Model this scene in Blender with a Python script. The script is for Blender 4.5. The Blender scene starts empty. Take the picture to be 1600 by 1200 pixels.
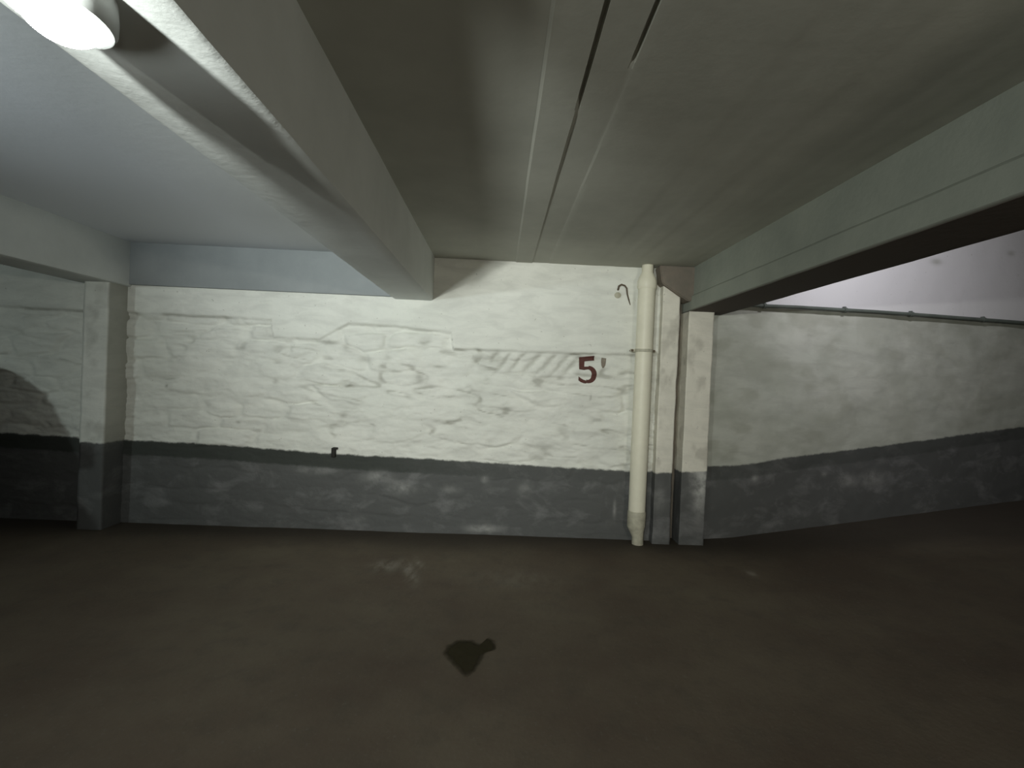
import bpy, bmesh, math
import numpy as np
from mathutils import Matrix, Vector

# ------------------------------------------------------------------ camera
sc = bpy.context.scene
COL = sc.collection
EYE = Vector((0.0, 0.0, 1.45))
FPX = 800.0
ROLL = 0.042
yc = Vector((-20 / FPX, 10 / FPX, -1.0)).normalized()
zc = Vector((math.sin(ROLL), math.cos(ROLL), 0.0))
zc = (zc - yc * zc.dot(yc)).normalized()
xc = yc.cross(zc)
W2C = Matrix((xc, yc, zc)).transposed()          # world -> camera
C2W = W2C.transposed()
cam = bpy.data.cameras.new('camera')
cam.sensor_width = 36.0
cam.lens = 36.0 * FPX / 1600.0
cam.clip_start = 0.01
camo = bpy.data.objects.new('camera', cam)
COL.objects.link(camo)
camo.matrix_world = Matrix.Translation(EYE) @ C2W.to_4x4()
sc.camera = camo

# ------------------------------------------------------------------ world, lights, exposure
sc.view_settings.view_transform = 'Standard'
sc.view_settings.look = 'None'
sc.view_settings.gamma = 1.0
sc.view_settings.use_curve_mapping = False
sc.view_settings.exposure = 0.0
wd = bpy.data.worlds.new('garage_air')
sc.world = wd
wd.use_nodes = True
wd.node_tree.nodes['Background'].inputs['Color'].default_value = (0.8, 0.9, 1.0, 1)
wd.node_tree.nodes['Background'].inputs['Strength'].default_value = 0.002

LAMP_STRENGTH = 75.0                            # radiance of the bulkhead lamp's diffuser


def lamp(name, loc, watts, col, r, aim=None, cone=90, blend=1.0):
    """lights outside the picture: lamps of the garage and added fills"""
    l = bpy.data.lights.new(name, 'SPOT' if aim else 'POINT')
    l.energy = watts
    l.color = col
    l.shadow_soft_size = r
    o = bpy.data.objects.new(name, l)
    o.location = loc
    if aim:
        l.spot_size = math.radians(cone); l.spot_blend = blend
        o.rotation_euler = (Vector(aim) - Vector(loc)).to_track_quat('-Z', 'Y').to_euler()
    COL.objects.link(o)
    return o


lamp('bay_fill', (-1.42, -3.4, 1.71), 520.0, (0.97, 1.0, 0.93), 0.04, (0.5, 4.7, 1.4), 68)      # added fill for back wall and ceiling, behind the camera
lamp('beam_reflector_lamp', (-0.855, 0.2, 1.99), 255.0, (0.94, 1.0, 0.95), 0.03, (-0.42, 4.7, 1.8), 72)      # next lamp along the same beam, above the camera
lamp('aisle_light', (-5.65, -3.0, 2.0), 245.0, (0.86, 1.0, 0.97), 0.06, (-4.9, 4.7, 1.0), 44)         # aisle, behind left
lamp('warm_fill', (2.1, -3.2, 1.7), 200.0, (1.0, 0.95, 0.82), 0.07, (1.2, 4.7, 1.6), 92)       # added warm ambient fill, behind right
lamp('ramp_light', (3.2, 3.3, 3.2), 92.0, (0.95, 0.94, 1.0), 0.08, (3.7, 4.95, 2.6), 120)            # over the ramp, beyond the right beam
lamp('ceiling_fill', (-2.6, -0.4, 1.8), 225.0, (0.85, 0.97, 1.0), 0.06, (-2.1, 1.5, 2.5), 64)             # added fill aimed up at the left bay's ceiling


# ------------------------------------------------------------------ helpers
def P(px, py, Y):
    """point of the depth plane y=Y seen at that spot of the photograph"""
    d = C2W @ Vector(((px - 800) / FPX, (600 - py) / FPX, -1.0))
    return EYE + d * (Y / d.y)


def PX(px, py, X):
    d = C2W @ Vector(((px - 800) / FPX, (600 - py) / FPX, -1.0))
    return EYE + d * (X / d.x)


def PZ(px, py, Z):
    d = C2W @ Vector(((px - 800) / FPX, (600 - py) / FPX, -1.0))
    return EYE + d * ((Z - EYE.z) / d.z)


_tab = np.random.RandomState(7).rand(16, 256, 256)


def vn(x, y, seed=0):
    x = np.asarray(x, float); y = np.asarray(y, float)
    xi = np.floor(x).astype(int); yi = np.floor(y).astype(int)
    fx = x - xi; fy = y - yi
    fx = fx * fx * (3 - 2 * fx); fy = fy * fy * (3 - 2 * fy)
    t = _tab[seed % 16]
    a = t[xi & 255, yi & 255]; b = t[(xi + 1) & 255, yi & 255]
    c = t[xi & 255, (yi + 1) & 255]; d = t[(xi + 1) & 255, (yi + 1) & 255]
    return (a * (1 - fx) + b * fx) * (1 - fy) + (c * (1 - fx) + d * fx) * fy


def fbm(x, y, seed=0, o=4):
    s = 0; a = 1; n = 0
    for k in range(o):
        s = s + a * vn(x * 2 ** k + 17.3 * k, y * 2 ** k + 5.1 * k, seed + k)
        n += a; a *= 0.5
    return s / n                                  # 0..1


def sst(a, b, x):
    t = np.clip((x - a) / (b - a), 0, 1)
    return t * t * (3 - 2 * t)


def stones(x, z, sx, sz, seed):
    """distance to the joint between rubble stones, 0 at the joint"""
    u = x / sx + 0.35 * (fbm(x * 2.3, z * 2.3, seed + 3) - 0.5) * 2
    v = z / sz + 0.55 * (fbm(x * 1.7 + 9, z * 2.9, seed + 5) - 0.5) * 2
    ui = np.floor(u).astype(int); vi = np.floor(v).astype(int)
    f1 = np.full(u.shape, 9.0); f2 = np.full(u.shape, 9.0); idv = np.zeros(u.shape)
    for dv in (-2, -1, 0, 1, 2):
        for du in (-2, -1, 0, 1, 2):
            cu = ui + du; cv = vi + dv
            jx = _tab[seed % 16][cu & 255, cv & 255]; jy = _tab[(seed + 1) % 16][cu & 255, cv & 255]
            px = cu + 0.5 * (cv & 1) + 0.15 + 0.7 * jx; py = cv + 0.3 + 0.4 * jy
            d = np.maximum(np.abs(px - u) * 0.8, np.abs(py - v)) * 0.6 + 0.4 * np.hypot(px - u, py - v)
            m = d < f1
            f2 = np.where(m, f1, np.minimum(f2, d)); idv = np.where(m, jx * 7.7 % 1.0, idv); f1 = np.where(m, d, f1)
    return f2 - f1, idv


def link(name, me, mat, parent=None, smooth=True):
    me.materials.append(mat)
    if smooth:
        me.polygons.foreach_set('use_smooth', [True] * len(me.polygons))
    o = bpy.data.objects.new(name, me)
    COL.objects.link(o)
    if parent:
        o.parent = parent
        o.matrix_parent_inverse = Matrix.Translation(-parent.location) @ Matrix.Identity(4) if False else Matrix.Identity(4)
    return o


def grid_mesh(name, V, attrs=None, flip=False):
    """V: (n, m, 3) array"""
    n, m, _ = V.shape
    idx = np.arange(n * m).reshape(n, m)
    q = np.stack([idx[:-1, :-1], idx[1:, :-1], idx[1:, 1:], idx[:-1, 1:]], -1).reshape(-1, 4)
    if flip:
        q = q[:, ::-1]
    me = bpy.data.meshes.new(name)
    me.from_pydata(V.reshape(-1, 3).tolist(), [], q.tolist())
    for k, a in (attrs or {}).items():
        at = me.attributes.new(k, 'FLOAT', 'POINT')
        at.data.foreach_set('value', np.asarray(a, np.float32).reshape(-1))
    me.update()
    return me


def bm_obj(name, bm, mat, parent=None, smooth=True, angle=None):
    me = bpy.data.meshes.new(name)
    bmesh.ops.recalc_face_normals(bm, faces=bm.faces)
    bm.to_mesh(me); bm.free()
    o = link(name, me, mat, parent, smooth)
    if smooth and angle:
        me.set_sharp_from_angle(angle=math.radians(angle))
    return o


def box_bm(bm, lo, hi, bev=0.0, seg=2):
    r = bmesh.ops.create_cube(bm, size=1.0)
    vs = r['verts']
    for v in vs:
        v.co = Vector([(lo[i] + hi[i]) / 2 + v.co[i] * (hi[i] - lo[i]) for i in range(3)])
    if bev:
        es = list({e for v in vs for e in v.link_edges})
        bmesh.ops.bevel(bm, geom=es, offset=bev, segments=seg, affect='EDGES', profile=0.5)
    return bm


def tube_bm(bm, pts, rad, n=16, cap=True):
    """swept tube; rad is one radius or one per point"""
    pts = [Vector(p) for p in pts]
    if not isinstance(rad, (list, tuple)):
        rad = [rad] * len(pts)
    rings = []
    ref = None
    for i, p in enumerate(pts):
        t = (pts[min(i + 1, len(pts) - 1)] - pts[max(i - 1, 0)]).normalized()
        if ref is None:
            ref = Vector((0, 1, 0)) if abs(t.y) < 0.9 else Vector((1, 0, 0))
        a = (ref - t * ref.dot(t)).normalized(); ref = a
        b = t.cross(a)
        rings.append([bm.verts.new(p + (a * math.cos(2 * math.pi * k / n) + b * math.sin(2 * math.pi * k / n)) * rad[i]) for k in range(n)])
    for i in range(len(rings) - 1):
        for k in range(n):
            bm.faces.new((rings[i][k], rings[i][(k + 1) % n], rings[i + 1][(k + 1) % n], rings[i + 1][k]))
    if cap:
        bm.faces.new(rings[0][::-1]); bm.faces.new(rings[-1])
    return bm


def empty(name, loc, label, cat, group=None):
    o = bpy.data.objects.new(name, None)
    o.empty_display_size = 0.1
    o.location = loc
    COL.objects.link(o)
    tag(o, label, cat, group)
    return o


def tag(o, label, cat, group=None, kind=None):
    o['label'] = label; o['category'] = cat
    if group: o['group'] = group
    if kind: o['kind'] = kind
    return o


def struct(o, label=None, cat=None):
    o['kind'] = 'structure'
    if label: o['label'] = label
    if cat: o['category'] = cat
    return o


# ------------------------------------------------------------------ materials
def new_mat(name):
    m = bpy.data.materials.new(name)
    m.use_nodes = True
    nt = m.node_tree
    b = nt.nodes['Principled BSDF']
    return m, nt, b


def N(nt, t, **kw):
    n = nt.nodes.new(t)
    for k, v in kw.items():
        if k in n.inputs:
            n.inputs[k].default_value = v
        else:
            setattr(n, k, v)
    return n


def noise(nt, scale, detail=4, rough=0.55, vec=None, dist=0.0):
    n = N(nt, 'ShaderNodeTexNoise')
    n.inputs['Scale'].default_value = scale; n.inputs['Detail'].default_value = detail
    n.inputs['Roughness'].default_value = rough; n.inputs['Distortion'].default_value = dist
    if vec is not None: nt.links.new(vec, n.inputs['Vector'])
    return n.outputs['Fac']


def ramp(nt, fac, stops):
    r = N(nt, 'ShaderNodeValToRGB')
    el = r.color_ramp.elements
    while len(el) < len(stops): el.new(0.5)
    for e, (p, c) in zip(el, stops):
        e.position = p
        e.color = (c, c, c, 1) if not isinstance(c, tuple) else (*c, 1)
    nt.links.new(fac, r.inputs['Fac'])
    return r.outputs['Color']


def mix(nt, fac, a, b):
    m = N(nt, 'ShaderNodeMix', data_type='RGBA')
    for s, v in ((m.inputs[0], fac), (m.inputs[6], a), (m.inputs[7], b)):
        if isinstance(v, (int, float)): s.default_value = v
        elif isinstance(v, tuple): s.default_value = (*v, 1)
        else: nt.links.new(v, s)
    return m.outputs[2]


def math_n(nt, op, a, b=0.0, clamp=False):
    m = N(nt, 'ShaderNodeMath', operation=op)
    m.use_clamp = clamp
    for s, v in ((m.inputs[0], a), (m.inputs[1], b)):
        if isinstance(v, (int, float)): s.default_value = v
        else: nt.links.new(v, s)
    return m.outputs[0]


def bump(nt, b, h, strength=0.3, dist=0.01):
    bp = N(nt, 'ShaderNodeBump')
    bp.inputs['Strength'].default_value = strength; bp.inputs['Distance'].default_value = dist
    nt.links.new(h, bp.inputs['Height'])
    nt.links.new(bp.outputs['Normal'], b.inputs['Normal'])


def pos(nt):
    return N(nt, 'ShaderNodeTexCoord').outputs['Object']


def mapped(nt, scale):
    mp = N(nt, 'ShaderNodeMapping')
    mp.inputs['Scale'].default_value = scale
    nt.links.new(pos(nt), mp.inputs['Vector'])
    return mp.outputs['Vector']


def attr(nt, name):
    a = N(nt, 'ShaderNodeAttribute'); a.attribute_name = name
    return a.outputs['Fac']


def wall_material(name, white, white2, dirt_shade_col, damp=0.0, rough=0.35):
    m, nt, b = new_mat(name)
    p = pos(nt)
    c = mix(nt, ramp(nt, noise(nt, 1.6, 5, 0.6, p), [(0.35, 0.0), (0.7, 1.0)]), white, white2)
    mott = ramp(nt, noise(nt, 3.2, 4, 0.6, mapped(nt, (1, 1, 3.2)), 0.5), [(0.42, 0.0), (0.66, 0.5)])
    c = mix(nt, mott, c, tuple(v * 0.72 for v in white))
    if damp:
        c = mix(nt, ramp(nt, math_n(nt, 'ADD', noise(nt, 2.2, 4, 0.55, p, 0.3), math_n(nt, 'MULTIPLY', attr(nt, 'upper'), -0.25)), [(0.44, 0.0), (0.64, damp)]), c, (0.36, 0.37, 0.31))
    if damp:
        c = mix(nt, attr(nt, 'upper'), c, (0.78, 0.77, 0.78))
    d = math_n(nt, 'MULTIPLY', attr(nt, 'dirt_shade'), 1.0, True)  # real dirt, plus the shade painted on the left pillar's side
    c = mix(nt, d, c, dirt_shade_col)
    # small flecks
    fl = ramp(nt, noise(nt, 34, 2, 0.5, p), [(0.72, 0.0), (0.76, 0.55)])
    c = mix(nt, fl, c, (0.42, 0.41, 0.36))
    # painted dark dado below the line: attribute holds metres above the line
    dn = math_n(nt, 'MULTIPLY', math_n(nt, 'SUBTRACT', noise(nt, 14, 4, 0.6, p), 0.5), 0.035)
    dd = math_n(nt, 'ADD', attr(nt, 'dado'), dn)
    isd = ramp(nt, math_n(nt, 'ADD', math_n(nt, 'MULTIPLY', dd, 18.0), 0.5), [(0.35, 1.0), (0.65, 0.0)])
    worn = ramp(nt, noise(nt, 3.4, 6, 0.62, mapped(nt, (1, 1, 1.6)), 0.4), [(0.52, 0.0), (0.72, 0.85)])
    scr = ramp(nt, noise(nt, 9, 5, 0.6, p), [(0.55, 0.0), (0.75, 0.25)])
    dk = mix(nt, worn, (0.108, 0.11, 0.108), (0.2, 0.2, 0.2))
    dk = mix(nt, scr, dk, (0.19, 0.19, 0.185))
    band = ramp(nt, math_n(nt, 'ADD', math_n(nt, 'MULTIPLY', dd, 3.0), 1.0), [(0.57, 0.0), (0.63, 1.0)])   # 0.14 m top band
    bandmask = math_n(nt, 'MULTIPLY', band, attr(nt, 'band'))
    dk = mix(nt, bandmask, dk, (0.055, 0.06, 0.054))
    # paint worn off down to grey-white where the plaster is knocked
    knock = attr(nt, 'knock')
    dk = mix(nt, math_n(nt, 'MULTIPLY', knock, ramp(nt, noise(nt, 11, 4, 0.6, p), [(0.35, 0.3), (0.6, 1.0)])), dk, (0.5, 0.5, 0.48))
    c = mix(nt, isd, c, dk)
    nt.links.new(c, b.inputs['Base Color'])
    b.inputs['Roughness'].default_value = 0.75
    b.inputs['Specular IOR Level'].default_value = 0.25
    bump(nt, b, noise(nt, 26, 5, 0.6, p), rough, 0.012)
    return m


M = {}
M['stone'] = wall_material('whitewashed_stone', (0.83, 0.83, 0.77), (0.75, 0.76, 0.7), (0.2, 0.19, 0.15))
M['damp'] = wall_material('damp_whitewash', (0.54, 0.55, 0.49), (0.47, 0.49, 0.43), (0.26, 0.26, 0.2), 0.45, 0.15)
M['pil'] = wall_material('pillar_whitewash', (0.86, 0.83, 0.73), (0.78, 0.75, 0.66), (0.24, 0.22, 0.18))


def plain(name, col, rough=0.6, col2=None, nscale=5.0, bmp=0.0, bscale=30, metal=0.0, spec=0.3):
    m, nt, b = new_mat(name)
    p = pos(nt)
    if col2:
        nt.links.new(mix(nt, ramp(nt, noise(nt, nscale, 5, 0.6, p), [(0.35, 0.0), (0.68, 1.0)]), col, col2), b.inputs['Base Color'])
    else:
        b.inputs['Base Color'].default_value = (*col, 1)
    b.inputs['Roughness'].default_value = rough
    b.inputs['Metallic'].default_value = metal
    b.inputs['Specular IOR Level'].default_value = spec
    if bmp: bump(nt, b, noise(nt, bscale, 4, 0.6, p), bmp, 0.01)
    return m


M['ceiling'] = plain('board_marked_concrete', (0.52, 0.52, 0.46), 0.8, (0.42, 0.42, 0.37), 1.4, 0.12, 14, spec=0.15)
nt = M['ceiling'].node_tree
_b = nt.nodes['Principled BSDF']
_src = _b.inputs['Base Color'].links[0].from_socket
nt.links.new(mix(nt, attr(nt, 'paint'), _src, (0.72, 0.74, 0.77)), _b.inputs['Base Color'])  # left bay's brighter lighting put into the ceiling colour as a whiter tone
M['beam'] = plain('whitewashed_concrete', (0.7, 0.72, 0.7), 0.7, (0.62, 0.64, 0.62), 2.5, 0.1, 22, spec=0.2)
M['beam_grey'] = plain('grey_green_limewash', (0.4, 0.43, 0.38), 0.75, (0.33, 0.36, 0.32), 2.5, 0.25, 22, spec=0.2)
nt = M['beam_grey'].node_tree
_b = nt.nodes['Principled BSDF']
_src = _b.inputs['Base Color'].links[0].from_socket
nt.links.new(mix(nt, attr(nt, 'soffit_shade'), _src, (0.105, 0.088, 0.075)), _b.inputs['Base Color'])  # shade under the right beam, put into the colour as dark brown
M['lintel'] = plain('grey_blue_plaster', (0.32, 0.34, 0.345), 0.75, (0.27, 0.29, 0.295), 2.5, 0.2, 20, spec=0.2)
M['corbel'] = plain('brown_stained_concrete', (0.26, 0.22, 0.18), 0.85, (0.2, 0.18, 0.15), 6, 0.4, 25, spec=0.15)
M['pipe'] = plain('cream_painted_metal', (0.86, 0.83, 0.68), 0.45, (0.8, 0.77, 0.63), 8, 0.08, 40, spec=0.35)
M['pipe_worn'] = plain('stained_cream_paint', (0.6, 0.58, 0.46), 0.55, (0.4, 0.38, 0.3), 14, 0.15, 40, spec=0.3)
M['rust'] = plain('rusted_iron', (0.1, 0.075, 0.05), 0.8, (0.16, 0.13, 0.1), 25, 0.3, 60, spec=0.25)
M['conduit'] = plain('dark_green_conduit', (0.14, 0.16, 0.14), 0.6, (0.1, 0.115, 0.1), 6, spec=0.25)
M['grey'] = plain('grey_lamp_housing', (0.42, 0.43, 0.42), 0.5, spec=0.3)
M['red'] = plain('brown_red_wall_paint', (0.115, 0.04, 0.034), 0.75, (0.1, 0.052, 0.042), 22, 0.2, 40, spec=0.2)
M['mark'] = plain('faded_brown_paint', (0.2, 0.16, 0.13), 0.8, (0.3, 0.27, 0.22), 40, spec=0.15)
M['oil'] = plain('old_oil', (0.042, 0.036, 0.02), 0.9, (0.052, 0.045, 0.026), 18, spec=0.08)
nt = M['oil'].node_tree
_tr = N(nt, 'ShaderNodeBsdfTransparent'); _mx = N(nt, 'ShaderNodeMixShader')
_f = math_n(nt, 'MULTIPLY', ramp(nt, math_n(nt, 'ADD', attr(nt, 'fade'), math_n(nt, 'MULTIPLY', math_n(nt, 'SUBTRACT', noise(nt, 18, 4, 0.6, pos(nt)), 0.5), 0.9)), [(0.2, 0.0), (0.8, 1.0)]), 0.9)
nt.links.new(_f, _mx.inputs[0]); nt.links.new(_tr.outputs[0], _mx.inputs[1])
nt.links.new(nt.nodes['Principled BSDF'].outputs[0], _mx.inputs[2])
nt.links.new(_mx.outputs[0], nt.nodes['Material Output'].inputs['Surface'])
M['carpaint'] = plain('dark_car_paint', (0.02, 0.022, 0.03), 0.25, spec=0.5)
M['glass'] = plain('tinted_glass', (0.012, 0.014, 0.016), 0.08, spec=0.5)
M['tyre'] = plain('tyre_rubber', (0.018, 0.018, 0.018), 0.85, spec=0.2)
M['hub'] = plain('wheel_metal', (0.35, 0.35, 0.36), 0.35, metal=0.8)
M['lens'] = plain('lamp_lens', (0.5, 0.5, 0.5), 0.15, spec=0.5)

m, nt, b = new_mat('lit_opal_glass')
b.inputs['Base Color'].default_value = (0.9, 0.9, 0.88, 1)
b.inputs['Emission Color'].default_value = (0.94, 1.0, 0.97, 1)
b.inputs['Emission Strength'].default_value = LAMP_STRENGTH
M['lit'] = m
# floor: worn brown concrete
m, nt, b = new_mat('worn_brown_concrete')
p = pos(nt)
c = mix(nt, ramp(nt, noise(nt, 0.9, 6, 0.6, p), [(0.35, 0.0), (0.68, 1.0)]), (0.102, 0.077, 0.057), (0.158, 0.132, 0.096))
c = mix(nt, ramp(nt, noise(nt, 6, 5, 0.65, p), [(0.5, 0.0), (0.75, 0.5)]), c, (0.075, 0.066, 0.052))
c = mix(nt, ramp(nt, noise(nt, 40, 3, 0.6, p), [(0.6, 0.0), (0.72, 0.35)]), c, (0.17, 0.155, 0.13))
c = mix(nt, math_n(nt, 'MULTIPLY', attr(nt, 'scuff'), ramp(nt, noise(nt, 9, 4, 0.6, mapped(nt, (1.6, 0.6, 1))), [(0.35, 0.0), (0.6, 1.0)])), c, (0.4, 0.38, 0.33))
c = mix(nt, math_n(nt, 'MULTIPLY', attr(nt, 'wall_dark'), 1.0), c, (0.05, 0.042, 0.034))
nt.links.new(c, b.inputs['Base Color'])
b.inputs['Roughness'].default_value = 0.7
b.inputs['Specular IOR Level'].default_value = 0.25
bump(nt, b, noise(nt, 30, 6, 0.65, p), 0.3, 0.01)
M['floor'] = m

# ------------------------------------------------------------------ measured setting
YW = 4.70                                         # back wall
ZC = P(800, 409, YW).z                            # ceiling
ZB = P(646, 469, YW).z                            # beam undersides
XL0, XL1 = P(615, 468, YW).x, P(677, 468, YW).x   # left beam
XR0, XR1 = P(1072, 474, YW).x, P(1135, 474, YW).x # right beam
BW = XL1 - XL0
XT1 = P(208, 447, YW).x; XT0 = XT1 - BW           # third beam, far left
XMIN, XMAX, YMIN = -9.0, 7.0, -6.0
ZTOP = 3.7                                        # the ramp bay on the right is taller
print('ceiling', ZC, 'beam', ZB, 'L', XL0, XL1, 'R', XR0, XR1, 'T', XT0, XT1, 'floor@800,838', P(800, 838, YW).z)


def interp_px(pts, Y):
    q = [P(x, y, Y) for x, y in pts]
    return np.array([v.x for v in q]), np.array([v.z for v in q])


DX, DZ = interp_px([(-900, 640), (0, 676), (165, 686), (330, 694), (520, 709), (700, 719), (860, 729), (1000, 737), (1110, 733)], YW)
# lower edge of the plaster skim coat over the stones
LX, LZ = interp_px([(-900, 440), (0, 478), (125, 485), (195, 487), (310, 493), (424, 499), (428, 527), (500, 529), (545, 505), (620, 510),
                    (705, 519), (708, 545), (800, 547), (905, 552), (1000, 553)], YW)


def gauss(x, z, cx, cz, rx, rz):
    return np.exp(-((x - cx) / rx) ** 2 - ((z - cz) / rz) ** 2)


def strip(name, path, z0, z1, step, fn, mat, zf=None):
    """a wall surface following a plan path, displaced along its own normal"""
    pts = [np.array(p, float) for p in path]
    S = []; NRM = []; acc = 0
    ss = []
    for a, b_ in zip(pts[:-1], pts[1:]):
        L = np.linalg.norm(b_ - a); k = max(2, int(L / step))
        t = np.linspace(0, 1, k, endpoint=False)
        nv = np.array([(b_ - a)[1], -(b_ - a)[0]]) / L
        for u in t:
            S.append(a + (b_ - a) * u); NRM.append(nv); ss.append(acc + L * u)
        acc += L
    S.append(pts[-1]); NRM.append(NRM[-1]); ss.append(acc)
    S = np.array(S); NRM = np.array(NRM); ss = np.array(ss)
    # smooth normals a little at corners
    NR = NRM.copy()
    for _ in range(2):
        NR[1:-1] = (NR[:-2] + NR[1:-1] * 2 + NR[2:]) / 4
    NR /= np.linalg.norm(NR, axis=1)[:, None]
    nz = max(2, int((z1 - z0) / step))
    T = np.linspace(0, 1, nz)
    zlo = np.array([zf(s[0]) if zf else z0 for s in S])
    Z = zlo[:, None] + (z1 - zlo)[:, None] * T[None, :]
    X = np.repeat(S[:, 0][:, None], nz, 1); Y = np.repeat(S[:, 1][:, None], nz, 1)
    SS = np.repeat(ss[:, None], nz, 1)
    h, at = fn(X, Y, Z, SS)
    V = np.stack([X + NR[:, 0][:, None] * h, Y + NR[:, 1][:, None] * h, Z], -1)
    return link(name, grid_mesh(name, V, at), mat)


# --- back wall: whitewashed rubble under a plaster skim, dark dado
def back_fn(X, Y, Z, S):
    zl = np.interp(X, LX, LZ) + 0.012 * (fbm(X * 9, X * 0, 2) - 0.5)
    plaster = sst(-0.008, 0.008, Z - zl)
    dz = np.interp(X, DX, DZ)
    e, idv = stones(X, Z, 0.46, 0.165, 4)
    patch = sst(0.38, 0.6, fbm(X * 1.3 + 3, Z * 2.1, 6))
    cre = (1 - sst(0.0, 0.24, e))
    hs = -0.017 * cre * (0.15 + 0.85 * patch) + 0.026 * (idv - 0.5) * sst(0.0, 0.3, e)
    hs = hs + 0.034 * (fbm(X * 4.5, Z * 13, 8, 5) - 0.5) + 0.014 * (fbm(X * 16, Z * 40, 9, 3) - 0.5)
    # trowel strokes under the ledge
    a = P(770, 550, YW); bb = P(915, 592, YW)
    reg = sst(a.x - .05, a.x + .03, X) * (1 - sst(bb.x - .15, bb.x, X)) * sst(bb.z - .04, bb.z + .12, Z) * (1 - sst(a.z - .02, a.z + .01, Z))
    strokes = np.sin((X * 0.8 + (Z - a.z) * -0.62) * 62 + 5 * fbm(X * 5, Z * 5, 3)) * 0.5 + 0.5
    hs = hs - 0.016 * reg * strokes ** 2
    hp = 0.014 + 0.007 * (fbm(X * 3, Z * 3, 11, 4) - 0.5)
    hd = 0.006 + 0.3 * hs
    low = 1 - sst(-0.02, 0.01, Z - dz)
    h = hp * plaster + hs * (1 - plaster) * (1 - low) + hd * low
    # dirt caught in the joints and along the skim's broken lower edge
    brk = sst(0.36, 0.55, fbm(X * 3.1, X * 0 + 4, 12))
    seg = np.where(X < P(425, 500, YW).x, 0.6, np.where(X < P(705, 520, YW).x, 0.42, 0.85))
    gap = np.exp(-((Z - zl + 0.008) / 0.0105) ** 2) * seg * (0.35 + 0.65 * brk)
    nearp = np.clip(1.25 - np.abs(X - 0.1) / 3.2, 0.35, 1)
    tz = sst(0.42, 0.7, fbm(X * 5, Z * 8, 5))
    rn = 1 - np.abs(2 * fbm(X * 2.3 + 31, Z * 10.5 + .9 * X, 10, 2) - 1)
    lines = sst(0.86, 0.985, rn) * sst(0.47, 0.62, fbm(X * 2.4 + 5, Z * 4.2, 14, 3)) * (0.4 + 0.6 * sst(.4, .6, vn(X * 14, Z * 30, 3)))
    hs = hs - 0.012 * lines
    h = hp * plaster + hs * (1 - plaster) * (1 - low) + hd * low
    dirt_shade = (1 - plaster) * (1 - low) * (0.16 * (1 - sst(0.0, 0.1, e)) * tz * (0.15 + patch) + 0.5 * lines + 0.42 * reg * strokes ** 4) * nearp + gap * (1 - low)
    for (px, py, rx, rz, s) in ((968, 462, .02, .02, .35), (515, 535, .07, .016, .6), (540, 542, .03, .03, .35), (570, 562, .05, .02, .4), (605, 560, .03, .02, .3),
                                (545, 603, .035, .012, .7), (655, 590, .03, .035, .4), (685, 573, .05, .01, .5), (700, 620, .06, .008, .55),
                                (700, 662, .05, .01, .55), (262, 592, .05, .008, .55), (259, 603, .008, .01, .8), (372, 660, .02, .008, .6), (430, 596, .02, .02, .35),
                                (537, 648, .03, .02, .5), (922, 622, .005, .022, .7), (878, 672, .04, .03, .3), (990, 470, .012, .06, .3)):
        q = P(px, py, YW)
        wob = 0.02 * (fbm(X * 20, Z * 20, 3) - 0.5)
        dirt_shade = dirt_shade + s * gauss(X + wob, Z + wob, q.x, q.z, rx * 1.2, rz * 1.2)
    # brownish shade of old plaster beside the downpipe
    band = np.clip(1.15 - sst(-1.6, 0.5, X), 0, 1) * np.ones_like(Z)
    kn = np.zeros_like(X)
    for (px, py, rx, rz, s) in ((628, 762, .10, .055, .5), (590, 745, .12, .05, .4), (757, 748, .03, .03, .6), (755, 826, .14, .035, .6), (560, 811, .05, .025, .4),
                                (490, 735, .15, .03, .4), (960, 795, .012, .07, .5), (705, 765, .07, .03, .35), (820, 765, .06, .05, .3)):
        q = P(px, py, YW)
        kn = kn + s * gauss(X, Z, q.x, q.z, rx, rz)
    return h, {'dirt_shade': np.clip(dirt_shade, 0, 0.95), 'dado': Z - dz, 'band': band, 'knock': np.clip(kn, 0, 1)}


XP = P(1000, 560, YW).x
wb = strip('wall_back', [(-5.2, YW), (P(1030, 560, YW).x, YW)], 0.0, ZC, 0.011, back_fn, M['stone'])
struct(wb, 'whitewashed rubble wall with a dark grey painted base behind bay 5', 'wall')


def plain_fn(seed, amp=0.01, dado=None, dirt_amp=0.25, knock=()):
    def f(X, Y, Z, S):
        h = amp * (fbm(S * 7 + seed, Z * 7, seed, 4) - 0.5) * 2
        d = dirt_amp * sst(0.55, 0.75, fbm(S * 9, Z * 6 + seed, seed + 2))
        kn = np.zeros_like(X)
        for (x, y, z, rx, rz, s) in knock:
            kn = kn + s * gauss(X, Z, x, z, rx, rz)
        return h, {'dirt_shade': d, 'dado': Z - (np.interp(X, DX, DZ) if dado is None else dado(X)), 'band': X * 0, 'knock': np.clip(kn, 0, 1)}
    return f


# --- left pillar under the third beam
yp = YW - 0.24
xa, xb = P(128, 560, yp).x, P(166, 560, yp).x
pl = strip('pillar', [(xa, YW + .02), (xa, yp), (xb, yp), (xb, YW + .02)], 0.0, ZB, 0.02, lambda X, Y, Z, S: (lambda h, a: (h, {**a, 'dirt_shade': np.where(S > (YW + .02 - yp) + (xb - xa) + .01, .55, a['dirt_shade'])}))(*plain_fn(3, 0.005)(X, Y, Z, S)), M['stone'])  # right side face darkened in colour to stand for its shade
struct(pl, 'whitewashed wall pillar left of bay 5 under the far left beam', 'pillar')

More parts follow.
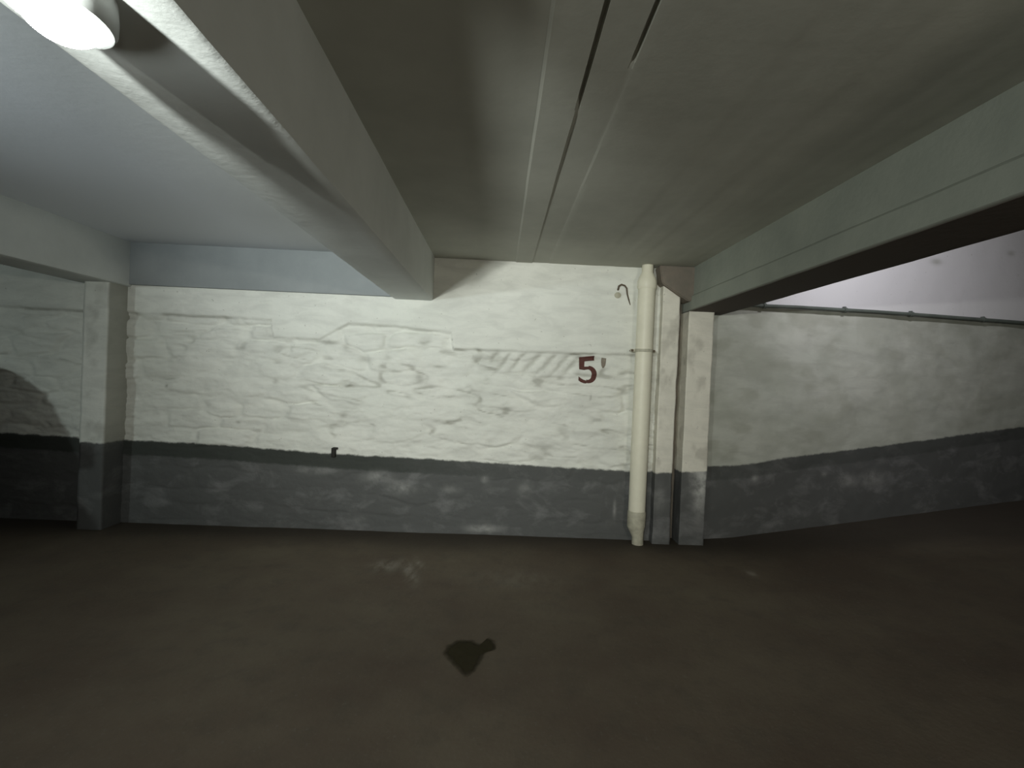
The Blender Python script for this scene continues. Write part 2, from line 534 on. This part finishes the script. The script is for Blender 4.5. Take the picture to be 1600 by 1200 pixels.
# --- pillars under the right beam, with a narrow recess between them
ypr = YW - 0.10
pa0, pa1 = P(1024, 620, YW).x, P(1056, 620, ypr).x
pb0, pb1 = P(1071, 620, ypr).x, P(1110, 620, ypr).x
qk = P(1085, 775, ypr); qk2 = P(1090, 745, ypr); qk3 = P(1030, 780, ypr)
kn = [(qk2.x + .03, 0, qk2.z, .09, .12, .95), (qk.x + .05, 0, qk.z, .06, .16, .8), (qk3.x, 0, qk3.z, .05, .1, .3)]
p1 = strip('pillar', [(pa0, YW + .02), (pa0, ypr), (pa1, ypr), (pa1, YW + .12)], 0.0, ZC - 0.001, 0.012, plain_fn(5, 0.007, dirt_amp=0.3, knock=kn), M['pil'])
struct(p1, 'narrow whitewashed pillar right behind the cream downpipe', 'pillar')
p2 = strip('pillar', [(pb0, YW + .12), (pb0, ypr), (pb1, ypr), (pb1, YW + .3)], 0.0, ZB, 0.012, plain_fn(9, 0.006, dirt_amp=0.3, knock=kn), M['pil'])
struct(p2, 'whitewashed pillar under the end of the right ceiling beam', 'pillar')
bm = bmesh.new()
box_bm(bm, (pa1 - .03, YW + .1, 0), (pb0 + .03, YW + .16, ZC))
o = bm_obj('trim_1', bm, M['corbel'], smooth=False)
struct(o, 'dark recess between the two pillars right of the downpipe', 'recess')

# --- corbel: stained concrete haunch where the right beam lands
bm = bmesh.new()
pts = [P(1024, 405, YW), P(1078, 405, YW), P(1100, 474, YW), P(1066, 474, YW), P(1027, 447, YW)]
fr = [bm.verts.new((q.x, ypr - 0.045, min(q.z, ZC - .001))) for q in pts]
bk = [bm.verts.new((q.x, YW + 0.02, min(q.z, ZC - .001))) for q in pts]
bm.faces.new(fr); bm.faces.new(bk[::-1])
for i in range(len(pts)):
    bm.faces.new((fr[i], fr[(i + 1) % len(pts)], bk[(i + 1) % len(pts)], bk[i]))
bmesh.ops.bevel(bm, geom=list(bm.edges), offset=0.008, segments=2, affect='EDGES')
o = bm_obj('trim_2', bm, M['corbel'], smooth=False)
struct(o, 'brown stained haunch where the right beam meets the pillars', 'haunch')

# --- right wall, running slightly away; the floor of that bay ramps up to the right
XR_a, YR_a = pb1 - 0.02, YW + 0.06
q1 = P(1600, 560, 5.45)
dirx = (q1.x - XR_a, q1.y - YR_a)
XR_b, YR_b = XMAX, YR_a + dirx[1] / dirx[0] * (XMAX - XR_a)


def ywall(x):
    return YR_a + dirx[1] / dirx[0] * (x - XR_a)


def on_right(px, py):
    """point of the right wall seen at that spot"""
    d = C2W @ Vector(((px - 800) / FPX, (600 - py) / FPX, -1.0))
    k = dirx[1] / dirx[0]
    t = (YR_a - k * XR_a) / (d.y - k * d.x)
    return EYE + d * t


rd = [on_right(*q) for q in ((1110, 729), (1170, 726), (1235, 714), (1330, 703), (1430, 690), (1500, 680), (1600, 667), (1700, 654))]
RDX = np.array([v.x for v in rd] + [XMAX]); RDZ = np.array([v.z for v in rd] + [rd[-1].z + .3])
rf = [on_right(*q) for q in ((1112, 846), (1290, 822), (1600, 780))]
RAMP = (rf[2].z) / (rf[2].x - rf[0].x)
print('ramp', RAMP, [tuple(v) for v in rf])


def ramp_z(x):
    return 0.34 * RAMP * max(0.0, x - XR_a) if x < XR_a + 0.4 else RAMP * max(0.0, x - XR_a - .26)


def right_fn(X, Y, Z, S):
    h = 0.03 * (fbm(X * 2.4, Z * 3.2, 9, 3) - 0.5) + 0.01 * (fbm(X * 7, Z * 9, 4, 3) - 0.5)
    up = sst(-0.02, 0.02, Z - np.interp(X, CX, CZ))
    h = h * (1 - 0.7 * up)
    d = (1 - up) * (0.32 * sst(0.5, 0.72, fbm(X * 4 + Z * 2.5, Z * 6 - X, 3, 4)) * (1 - 0.3 * sst(2, 4, X)))
    for (px, py, rx, rz, s) in ((1463, 409, .07, .03, .6), (1580, 396, .05, .025, .5), (1265, 605, .1, .04, .45), (1215, 570, .15, .05, .3), (1290, 655, .12, .06, .3), (1150, 533, .03, .01, .4)):
        q = on_right(px, py)
        d = d + s * gauss(X, Z, q.x, q.z, rx, rz)
    kn_ = np.zeros_like(X)
    for (px, py, rx, rz, s) in ((1362, 748, .12, .07, .45), (1325, 752, .1, .06, .35), (1288, 741, .03, .03, .3), (1180, 748, .03, .03, .5)):
        q = on_right(px, py)
        kn_ = kn_ + s * gauss(X, Z, q.x, q.z, rx, rz)
    return h, {'dirt_shade': np.clip(d, 0, .9), 'dado': Z - np.interp(X, RDX, RDZ), 'band': X * 0 + .45, 'knock': kn_, 'upper': up}


cq = [on_right(*q) for q in ((1118, 474), (1190, 479), (1290, 484), (1430, 493), (1600, 506), (1750, 519))]
CX = np.array([v.x for v in cq]); CZ = np.array([v.z for v in cq])
wr = strip('wall_right', [(XR_a, YR_a), (7.0, ywall(7.0))], -0.02, ZTOP, 0.022, right_fn, M['damp'])
struct(wr, 'damp whitewashed wall of the neighbouring bay with a rising dark base', 'wall')

# --- floor
xs = np.unique(np.concatenate([np.arange(XMIN, -2.0, .5), np.arange(-2.0, 3.5, .03), np.arange(3.5, XMAX + .01, .5)]))
ys = np.unique(np.concatenate([np.arange(YMIN, 1.5, .5), np.arange(1.5, 4.9, .03), np.arange(4.9, 7.01, .25)]))
X, Y = np.meshgrid(xs, ys, indexing='ij')
Z = np.vectorize(ramp_z)(X) + 0.0
scuff = np.zeros_like(X); wall_dark = np.zeros_like(X)
for (px, py, rx, ry, ang, s) in ((603, 884, .10, .10, 0, .5), (640, 893, .035, .22, -.35, .6), (655, 880, .02, .12, -.35, .5), (1173, 897, .035, .05, 0, .7), (805, 905, .3, .15, 0, .15)):
    q = PZ(px, py, 0)
    dx = X - q.x; dy = Y - q.y
    u = dx * math.cos(ang) - dy * math.sin(ang); v = dx * math.sin(ang) + dy * math.cos(ang)
    scuff += s * np.exp(-(u / rx) ** 2 - (v / ry) ** 2)
wall_dark = 0.75 * sst(4.05, 4.6, Y + 0.35 * (fbm(X * 1.5, Y * 1.5, 2) - .5))  # floor gets darker towards the back wall
fl = link('floor', grid_mesh('floor', np.stack([X, Y, Z], -1), {'scuff': scuff, 'wall_dark': wall_dark}), M['floor'])
struct(fl, 'worn dark brown concrete garage floor', 'floor')

# --- ceiling with board marks between the beams
edges = []
b0 = PZ(865, 0, ZC).x
BO = PZ(950, 0, ZC).x - b0
rs = np.random.RandomState(3)
xe = [XL1 + .02]
k = b0
while k > XL1 + .05: k -= BO
while k < XR0:
    if k > XL1 + .05: edges.append(k)
    k += BO
steps = {}
lv = 0.0
xs = [XMIN, -5, -3.5, -2, XL1]
hz = [0, 0, 0, 0, 0]
cur = 0.0
for i, e in enumerate(edges):
    nxt = rs.uniform(-0.002, 0.0015)
    if abs(e - b0) < .02: nxt = cur - 0.007
    xs += [e - .006, e + .006]; hz += [cur, nxt]
    for w in (.25, .5, .75):
        xs.append(e + BO * w); hz.append(nxt)
    cur = nxt
grooves = [(b0 + BO, PZ(900, 172, ZC).y, .010), (PZ(1030, 0, ZC).x, PZ(983, 110, ZC).y, .009)]
for gx, gy, gw in grooves:
    xs += [gx - gw, gx - gw * .6, gx + gw * .6, gx + gw]; hz += [np.nan] * 4
xs = np.array(xs + [XR0 + .05, XR1 - .01]); hz = np.array(hz + [0, 0])
od = np.argsort(xs, kind='stable'); xs = xs[od]; hz = hz[od]
ok = ~np.isnan(hz); hz = np.interp(xs, xs[ok], hz[ok])
ys = np.concatenate([np.arange(YMIN, 0, .5), np.arange(0, YW, .03), [YW, 5.2, 6.0, 7.0]])
X, Y = np.meshgrid(xs, ys, indexing='ij')
mid = (X > XL1) & (X < XR0)
H = hz[:, None] * np.ones_like(Y) * (0.5 + 0.9 * fbm(X * 2, Y * .8, 5))
H = np.where(mid, H + 0.004 * (fbm(X * 1.5, Y * 1.2, 7, 2) - .5), 0.006 * (fbm(X * 1.3, Y * 1.3, 8, 2) - .5))
for gx, gy, gw in grooves:
    wob = 0.0
    ing = (np.abs(X - gx) < gw * .8)
    H = np.where(ing, H + 0.022 * (1 - sst(gy - .15, gy + .02, Y + .08 * (fbm(Y * 9, Y * 0, 3) - .5))), H)
cl = link('ceiling', grid_mesh('ceiling', np.stack([X + .004 * (fbm(Y * 3, X * 0 + 2, 4) - .5) * mid, Y, ZC + H], -1), {'paint': np.where(X < XL1 - .1, 1.0, 0.0)}, flip=True), M['ceiling'])  # whiter left of the lamp beam, standing for the light there
cl.data.set_sharp_from_angle(angle=math.radians(14))
struct(cl, 'low grey concrete ceiling with board marks', 'ceiling')


# --- ceiling beams
def beam(x0, x1, z0, label, step_face=False, yend=YW + .02, mat=None):
    prof = [(x0, ZC + .05), (x0, z0 + .02), (x0 + .006, z0 + .006), (x0 + .02, z0), (x1 - .02, z0), (x1 - .006, z0 + .006), (x1, z0 + .02), (x1, ZC + .05)]
    if step_face:
        zk = z0 + (ZC - z0) * 0.34
        prof = [(x0 + .012, ZC + .05), (x0 + .012, zk + .012), (x0 - .004, zk - .006), (x0 - .004, z0 + .012), (x0 + .008, z0)] + prof[4:]
    # resample
    pr = []
    for a, b_ in zip(prof[:-1], prof[1:]):
        L = math.hypot(b_[0] - a[0], b_[1] - a[1]); k = max(1, int(L / .05))
        for i in range(k):
            pr.append((a[0] + (b_[0] - a[0]) * i / k, a[1] + (b_[1] - a[1]) * i / k))
    pr.append(prof[-1])
    pr = np.array(pr)
    ys = np.concatenate([np.arange(YMIN, 0, .4), np.arange(0, yend, .04), [yend]])
    T = np.arange(len(pr)) * .05
    SS, YY = np.meshgrid(T, ys, indexing='ij')
    n1 = .004 * (fbm(YY * 4 + x0, SS * 6, 6, 3) - .5); n2 = .004 * (fbm(YY * 4 + 7, SS * 6 + x0, 2, 3) - .5)
    V = np.stack([pr[:, 0][:, None] + n1, YY, pr[:, 1][:, None] + n2], -1)
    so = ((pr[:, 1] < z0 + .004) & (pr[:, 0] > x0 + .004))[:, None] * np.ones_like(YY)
    o = link('ceiling_beam', grid_mesh('ceiling_beam', V, {'soffit_shade': so}, flip=True), mat or M['beam'])
    o.data.set_sharp_from_angle(angle=math.radians(28))
    return struct(o, label, 'beam')


beam(XL0, XL1, ZB, 'white ceiling beam carrying the lit round lamp')
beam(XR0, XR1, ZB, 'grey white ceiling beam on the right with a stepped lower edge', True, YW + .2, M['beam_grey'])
beam(XT0, XT1, ZB, 'ceiling beam at the far left above the left pillar')

# lintel along the head of the wall in the left bay
bm = bmesh.new()
box_bm(bm, (XT1 - .02, YW - .05, P(300, 450, YW).z), (XL0 + .03, YW + .03, ZC + .01), 0.006)
o = bm_obj('trim_3', bm, M['lintel'], smooth=False)
struct(o, 'smooth grey blue band at the head of the wall left of the lamp beam', 'lintel')

# the taller ramp bay: its ceiling and the wall standing on the right beam
bm = bmesh.new(); box_bm(bm, (XR1 - .02, YMIN, ZTOP), (XMAX, 7.0, ZTOP + .1)); struct(bm_obj('ceiling_ramp', bm, M['beam'], smooth=False))
bm = bmesh.new(); box_bm(bm, (XR1 - .12, YMIN, ZB + .25), (XR1 - .004, YR_a + .02, ZTOP)); struct(bm_obj('wall_ramp', bm, M['beam'], smooth=False))
bm = bmesh.new(); box_bm(bm, (XMAX, YMIN, 0), (XMAX + .1, 7, ZTOP)); struct(bm_obj('wall_far_right', bm, M['beam_grey'], smooth=False))
# far sides of the garage, out of the picture
bm = bmesh.new(); box_bm(bm, (XMIN - .1, YMIN - .1, 0), (XMIN, 7, ZC)); struct(bm_obj('wall_left', bm, M['lintel'], smooth=False))
bm = bmesh.new(); box_bm(bm, (XMIN, YMIN - .1, 0), (XMAX, YMIN, ZC)); struct(bm_obj('wall_rear', bm, M['corbel'], smooth=False))
bm = bmesh.new(); box_bm(bm, (XMIN, YW + .01, 0), (-5.19, YW + .1, ZC)); struct(bm_obj('wall_far_left', bm, M['lintel'], smooth=False))

# ------------------------------------------------------------------ bulkhead lamp on the left beam
lp = PZ(57, 18, ZB - 0.055)
LX0 = (XL0 + XL1) / 2
lr = empty('ceiling_lamp', (LX0, lp.y, ZB), 'lit round bulkhead lamp under the left ceiling beam', 'lamp')
print('lamp', lp, LX0)


def lathe_bm(prof, n=40, sx=1.0, sy=1.0):
    bm = bmesh.new()
    rings = []
    for r, z in prof:
        if r < 1e-5:
            rings.append([bm.verts.new((0, 0, z))])
        else:
            rings.append([bm.verts.new((r * sx * math.cos(2 * math.pi * k / n), r * sy * math.sin(2 * math.pi * k / n), z)) for k in range(n)])
    for A, B in zip(rings[:-1], rings[1:]):
        if len(A) == 1 and len(B) == 1: continue
        for k in range(n):
            if len(A) == 1: bm.faces.new((A[0], B[(k + 1) % n], B[k]))
            elif len(B) == 1: bm.faces.new((A[k], A[(k + 1) % n], B[0]))
            else: bm.faces.new((A[k], A[(k + 1) % n], B[(k + 1) % n], B[k]))
    return bm


bm_obj('base_ring', lathe_bm([(0, 0.002), (.074, 0.002), (.076, -.03), (.075, -.052), (.070, -.062), (.061, -.064), (.056, -.058), (0, -.058)], sy=1.3), M['grey'], lr, angle=40)
dome = [(.056 * math.cos(a), -.056 - .046 * math.sin(a)) for a in np.linspace(0, math.pi / 2, 14)]
dome[-1] = (0, dome[-1][1])
bm_obj('diffuser', lathe_bm(dome, sy=1.25), M['lit'], lr)

# ------------------------------------------------------------------ cream downpipe in the corner
yq = YW - 0.118
pt, pm, pb = P(1010, 428, yq), P(1003, 620, yq), P(992, 838, yq)
px_, zt, zb_ = P(1002, 640, yq).x, ZC, 0.0
R = 0.5 * (P(1017, 620, yq).x - P(991, 620, yq).x)
dp = empty('downpipe', (px_, yq, 0), 'cream painted downpipe in the corner right of the red number', 'pipe')


def pipe_x(z):
    return (P(1008, 430, yq).x - px_) * ((z - .75) / (1.75)) if False else 0.0


lz = lambda py: P(1003, py, yq).z
bm = bmesh.new(); tube_bm(bm, [(0, 0, lz(803)), (0, 0, lz(436))], R, 28); bm_obj('pipe_body', bm, M['pipe'], dp, angle=40)
bm = bmesh.new()
tube_bm(bm, [(0, 0, lz(452)), (0, 0, lz(449)), (0, 0, lz(440)), (0, 0, lz(434)), (0, 0, lz(426)), (0, 0, ZC + .003)],
        [R * 1.02, R * 1.13, R * 1.13, R * 1.0, R * .68, R * .66], 28)
bm_obj('top_reducer', bm, M['pipe'], dp, angle=40)
bm = bmesh.new()
tube_bm(bm, [(0, 0, lz(798)), (0, 0, lz(800)), (0, 0, lz(822)), (.01, 0, lz(832)), (.018, 0, lz(838)), (.02, 0, -0.003)],
        [R * 1.01, R * 1.08, R * 1.06, R * .8, R * .68, R * .68], 28)
bm_obj('shoe', bm, M['pipe_worn'], dp, angle=40)
for z in (lz(548),):
    bm = bmesh.new()
    tube_bm(bm, [(0, 0, z - .014), (0, 0, z + .014)], R * 1.05, 28)
    box_bm(bm, (-R - .045, .012, z - .013), (R + .03, .03, z + .013), .003)
    cb = bm_obj('clamp', bm, M['pipe_worn'], dp, angle=40)
    for sx in (-R - .03, R + .016):
        bm = bmesh.new()
        tube_bm(bm, [(sx, .085, z), (sx, .004, z), (sx, .003, z), (sx, -.004, z)], [.006, .006, .011, .011], 10)
        bm_obj('bolt', bm, M['rust'], cb, angle=40)

# ------------------------------------------------------------------ conduit along the right wall
cr = empty('conduit', tuple(on_right(1118, 474)), 'dark conduit running along the right wall below the ceiling', 'conduit')
off = Vector((0, -0.05, 0))
base = on_right(1118, 474)
bm = bmesh.new()
cp = [on_right(*q) for q in ((1105, 473), (1150, 476), (1190, 479), (1240, 481), (1290, 484), (1360, 488), (1430, 493), (1515, 499.5), (1600, 506), (1680, 512), (1760, 519))]
tube_bm(bm, [q + off - base for q in cp], [.021, .017, .017, .017, .018, .018, .019, .02, .021, .021, .021], 12)
bm_obj('tube', bm, M['conduit'], cr)
for (x_, y_) in ((1190, 479), (1315, 485.5), (1418, 492), (1530, 500.5)):
    q = on_right(x_, y_) + off - base
    bm = bmesh.new()
    tube_bm(bm, [q + Vector((-.014, -.002, 0)), q + Vector((.014, .002, 0))], .025, 14)
    box_bm(bm, (q.x - .012, q.y - .003, q.z + .015), (q.x + .012, q.y + .026, q.z + .05 if x_ == 1190 else q.z + .035), .003)
    bm_obj('clip', bm, M['conduit'], cr, angle=40)

# ------------------------------------------------------------------ small iron things on the back wall
q = P(523, 705, YW)
bm = bmesh.new()
box_bm(bm, (-.019, -.045, -.05), (.016, .02, .035), .006)
box_bm(bm, (-.012, -.06, .022), (.034, .0, .038), .005)
o = bm_obj('iron_stub', bm, M['rust'], angle=40)
o.location = (q.x, q.y, q.z)
o.data.materials[0] = plain('blackened_iron', (0.03, 0.028, 0.025), 0.7, spec=0.2)
tag(o, 'small dark iron stub on the wall at the top edge of the grey base', 'wall bracket')

q = P(970, 456, YW)
hk = empty('wall_hook', (q.x, q.y, q.z), 'old curved iron hook high on the wall beside the downpipe', 'hook')
bm = bmesh.new()
tube_bm(bm, [(-.03, .02, .0), (-.03, -.02, .02), (-.028, -.035, .045), (-.005, -.04, .06), (.025, -.035, .052), (.045, -.03, .03), (.055, -.022, -.02), (.075, -.018, -.08), (.09, -.012, -.12)],
        [.009, .009, .009, .008, .008, .008, .007, .006, .004], 10)
bm_obj('hook_bar', bm, M['rust'], hk)
bm = bmesh.new()
bmesh.ops.create_uvsphere(bm, u_segments=16, v_segments=10, radius=.034)
for v in bm.verts:
    v.co = Vector((v.co.x - .03, v.co.y * .7 - .005, v.co.z * .9 - .035))
bm_obj('plug', bm, M['pipe_worn'], hk)

# ------------------------------------------------------------------ painted number 5 and the mark beside it
def wall_paint(name, poly, mat, label, cat, dense=.006):
    """flat paint shape that lies on the wall: poly is a list of quads/strips in photo pixels"""
    bm = bmesh.new()
    for left, right in poly:
        pl_ = [P(x, y, YW) for x, y in left]; pr_ = [P(x, y, YW) for x, y in right]
        rows = []
        for a, b_ in zip(pl_, pr_):
            rows.append([bm.verts.new((a.lerp(b_, t).x, 0, a.lerp(b_, t).z)) for t in np.linspace(0, 1, 7)])
        for A, B in zip(rows[:-1], rows[1:]):
            for i in range(6):
                bm.faces.new((A[i], A[i + 1], B[i + 1], B[i]))
    bmesh.ops.remove_doubles(bm, verts=bm.verts, dist=0.0006)
    bmesh.ops.subdivide_edges(bm, edges=bm.edges, cuts=1, use_grid_fill=True)
    xs_ = np.array([v.co.x for v in bm.verts]); zs_ = np.array([v.co.z for v in bm.verts])
    hh, _ = back_fn(xs_[:, None], xs_[:, None] * 0, zs_[:, None], xs_[:, None])
    hh = hh[:, 0]
    hh = hh + 0.0045
    for v, h_ in zip(bm.verts, hh): v.co.y = YW - h_
    o = bm_obj(name, bm, mat)
    sd = o.modifiers.new('thickness', 'SOLIDIFY'); sd.thickness = 0.002; sd.offset = 0
    return tag(o, label, cat)


def arc(cx, cy, rx, ry, a0, a1, n):
    return [(cx + rx * math.cos(math.radians(a)), cy - ry * math.sin(math.radians(a))) for a in np.linspace(a0, a1, n)]


top = ([(905.2, 558.2), (912, 557.6), (920, 556.8), (928.3, 556.2)], [(905.2, 565.5), (912, 565), (920, 563.8), (928.3, 563.2)])
leftv = ([(904.9, 559), (904.9, 566), (904.9, 572), (905, 576.8)], [(913.4, 559), (913.2, 566), (913, 572), (913.4, 578.2)])
midb = ([(905, 571.5), (912, 573), (918, 572.8), (922, 572.5)], [(905, 577), (912, 578.2), (918, 577.2), (922, 578)])
bowl = (arc(919.5, 585.2, 12.6, 13.2, 88, -150, 22), arc(918.2, 585.6, 5.6, 7.8, 80, -140, 22))
tail = ([(908.6, 591.8), (906, 590), (903.8, 587.6)], [(913.9, 590.6), (910.5, 589.8), (904.6, 586.2)])
hook = ([(904, 588), (907.5, 591), (911.5, 593.3), (915, 594.4)], [(903.8, 594.6), (907.5, 597), (912, 598.8), (916, 599.2)])
wall_paint('painted_number', [top, leftv, midb, (arc(919.5, 585.2, 12.6, 13.6, 88, -110, 20), arc(918.0, 585.4, 6.2, 8.2, 80, -110, 20)), hook], M['red'],
           'dark red number 5 painted on the white wall', 'number')
wall_paint('paint_mark', [([(939.5, 559), (939, 565), (939.2, 571), (941, 575)], [(947, 560), (946.5, 565), (945.5, 571), (943, 575)])], M['mark'],
           'small faded brown mark right of the painted number', 'paint mark')

# ------------------------------------------------------------------ oil stain
bm = bmesh.new()
out = [(697, 1017), (712, 1004), (735, 1002), (750, 1008), (762, 998), (773, 1004), (771, 1016), (758, 1020), (748, 1027), (744, 1042), (733, 1054), (722, 1052), (713, 1040), (702, 1028)]
cs = []
for i in range(len(out)):
    a, b_ = Vector(out[i]), Vector(out[(i + 1) % len(out)])
    z_ = Vector(out[i - 1]); d_ = Vector(out[(i + 2) % len(out)])
    for t in (0, .25, .5, .75):
        cs.append(0.5 * ((2 * a) + (b_ - z_) * t + (2 * z_ - 5 * a + 4 * b_ - d_) * t * t + (3 * a - z_ - 3 * b_ + d_) * t ** 3))
ctr = PZ(732, 1025, 0)
vs = [PZ(v[0], v[1], 0) for v in cs]
fl_ = bm.verts.layers.float.new('fade')
def ring_(k, z, f):
    out_ = []
    for v in vs:
        q_ = bm.verts.new(((v.x - ctr.x) * k[0] + k[1] * (v.x - ctr.x) / max(.02, math.hypot(v.x - ctr.x, v.y - ctr.y)), (v.y - ctr.y) * k[0] + k[1] * (v.y - ctr.y) / max(.02, math.hypot(v.x - ctr.x, v.y - ctr.y)), z))
        q_[fl_] = f
        out_.append(q_)
    return out_
rg = [ring_((.4, 0), .003, 1.0), ring_((.78, 0), .0028, 1.0), ring_((1.02, .03), .0016, 0.0)]
bm.faces.new(rg[0])
for A, B in zip(rg[:-1], rg[1:]):
    for i in range(len(vs)):
        bm.faces.new((A[i], B[i], B[(i + 1) % len(vs)], A[(i + 1) % len(vs)]))
o = bm_obj('oil_stain', bm, M['oil'], smooth=False)
o.location = (ctr.x, ctr.y, 0)
tag(o, 'dark irregular oil stain on the brown floor', 'stain')

# ------------------------------------------------------------------ hatchback parked in the bay beyond the left pillar (only its shadow is in the picture)
car = empty('car', (-5.18, 2.4, 0), 'dark hatchback backed into the bay left of the left pillar', 'car')
# stations along the car: y (tail +), half width, sill z, belt z, top z, top half width
st = [(-2.02, .62, .30, .62, .66, .55), (-1.9, .76, .24, .74, .80, .66), (-1.5, .82, .22, .86, .93, .72), (-.95, .84, .22, .93, 1.01, .74), (-.62, .85, .22, .95, 1.06, .74),
      (-.3, .85, .22, .96, 1.24, .66), (.05, .85, .22, .97, 1.41, .60), (.5, .85, .22, .98, 1.47, .59), (1.1, .85, .22, 1.0, 1.47, .58), (1.6, .84, .24, 1.0, 1.42, .56),
      (1.86, .80, .28, .98, 1.28, .55), (2.0, .70, .34, .92, 1.0, .55)]
bm = bmesh.new(); rings = []
for y, w, zs, zb2, zt2, wt in st:
    half = [(0, zs), (w * .85, zs), (w * .98, zs + .08), (w, (zs + zb2) / 2), (w * .97, zb2), (wt + (w * .97 - wt) * .45, zb2 + (zt2 - zb2) * .6), (wt, zt2 - .03), (wt * .8, zt2), (0, zt2 + .02)]
    ring = [bm.verts.new((x, y, z)) for x, z in half] + [bm.verts.new((-x, y, z)) for x, z in half[-2:0:-1]]
    rings.append(ring)
for A, B in zip(rings[:-1], rings[1:]):
    for i in range(len(A)):
        bm.faces.new((A[i], A[(i + 1) % len(A)], B[(i + 1) % len(A)], B[i]))
bm.faces.new(rings[0]); bm.faces.new(rings[-1][::-1])
bmesh.ops.subdivide_edges(bm, edges=bm.edges, cuts=1, use_grid_fill=True, smooth=.6)
bm_obj('body', bm, M['carpaint'], car)


def quad(name, co, mat):
    bm = bmesh.new()
    fv = [bm.verts.new(c_) for c_ in co]
    f_ = bm.faces.new(fv)
    r_ = bmesh.ops.extrude_face_region(bm, geom=[f_])
    nn = (Vector(co[1]) - Vector(co[0])).cross(Vector(co[2]) - Vector(co[0])).normalized() * .012
    for v in [g for g in r_['geom'] if isinstance(g, bmesh.types.BMVert)]: v.co += nn
    return bm_obj(name, bm, mat, car, smooth=False)


quad('windscreen', [(-.70, -.57, 1.09), (.70, -.57, 1.09), (.57, 0.0, 1.40), (-.57, 0.0, 1.40)], M['glass'])
for s in (-1, 1):
    quad('side_window', [(s * .80, -.25, 1.03), (s * .80, .5, 1.04), (s * .64, .5, 1.40), (s * .655, .1, 1.37)], M['glass'])
    quad('side_window', [(s * .80, .56, 1.04), (s * .79, 1.5, 1.06), (s * .63, 1.4, 1.37), (s * .64, .56, 1.40)], M['glass'])
    bm = bmesh.new(); box_bm(bm, (s * .97 - .1, -.40, 1.0), (s * .97 + .06 if s > 0 else s * .97 + .1, -.28, 1.14), .035, 3)
    bm_obj('mirror', bm, M['carpaint'], car)
    quad('headlight', [(s * .42, -1.99, .66), (s * .64, -1.9, .66), (s * .66, -1.86, .76), (s * .45, -1.96, .76)], M['lens'])
    for y in (-1.3, 1.3):
        bm = bmesh.new()
        tube_bm(bm, [(s * .68, y, .31), (s * .70, y, .31), (s * .84, y, .31), (s * .87, y, .31)], [.28, .31, .31, .28], 28)
        wh = bm_obj('wheel', bm, M['tyre'], car, angle=40)
        bm = bmesh.new(); tube_bm(bm, [(s * .86, y, .31), (s * .885, y, .31)], [.2, .17], 24)
        bm_obj('hub_cap', bm, M['hub'], wh, angle=40)
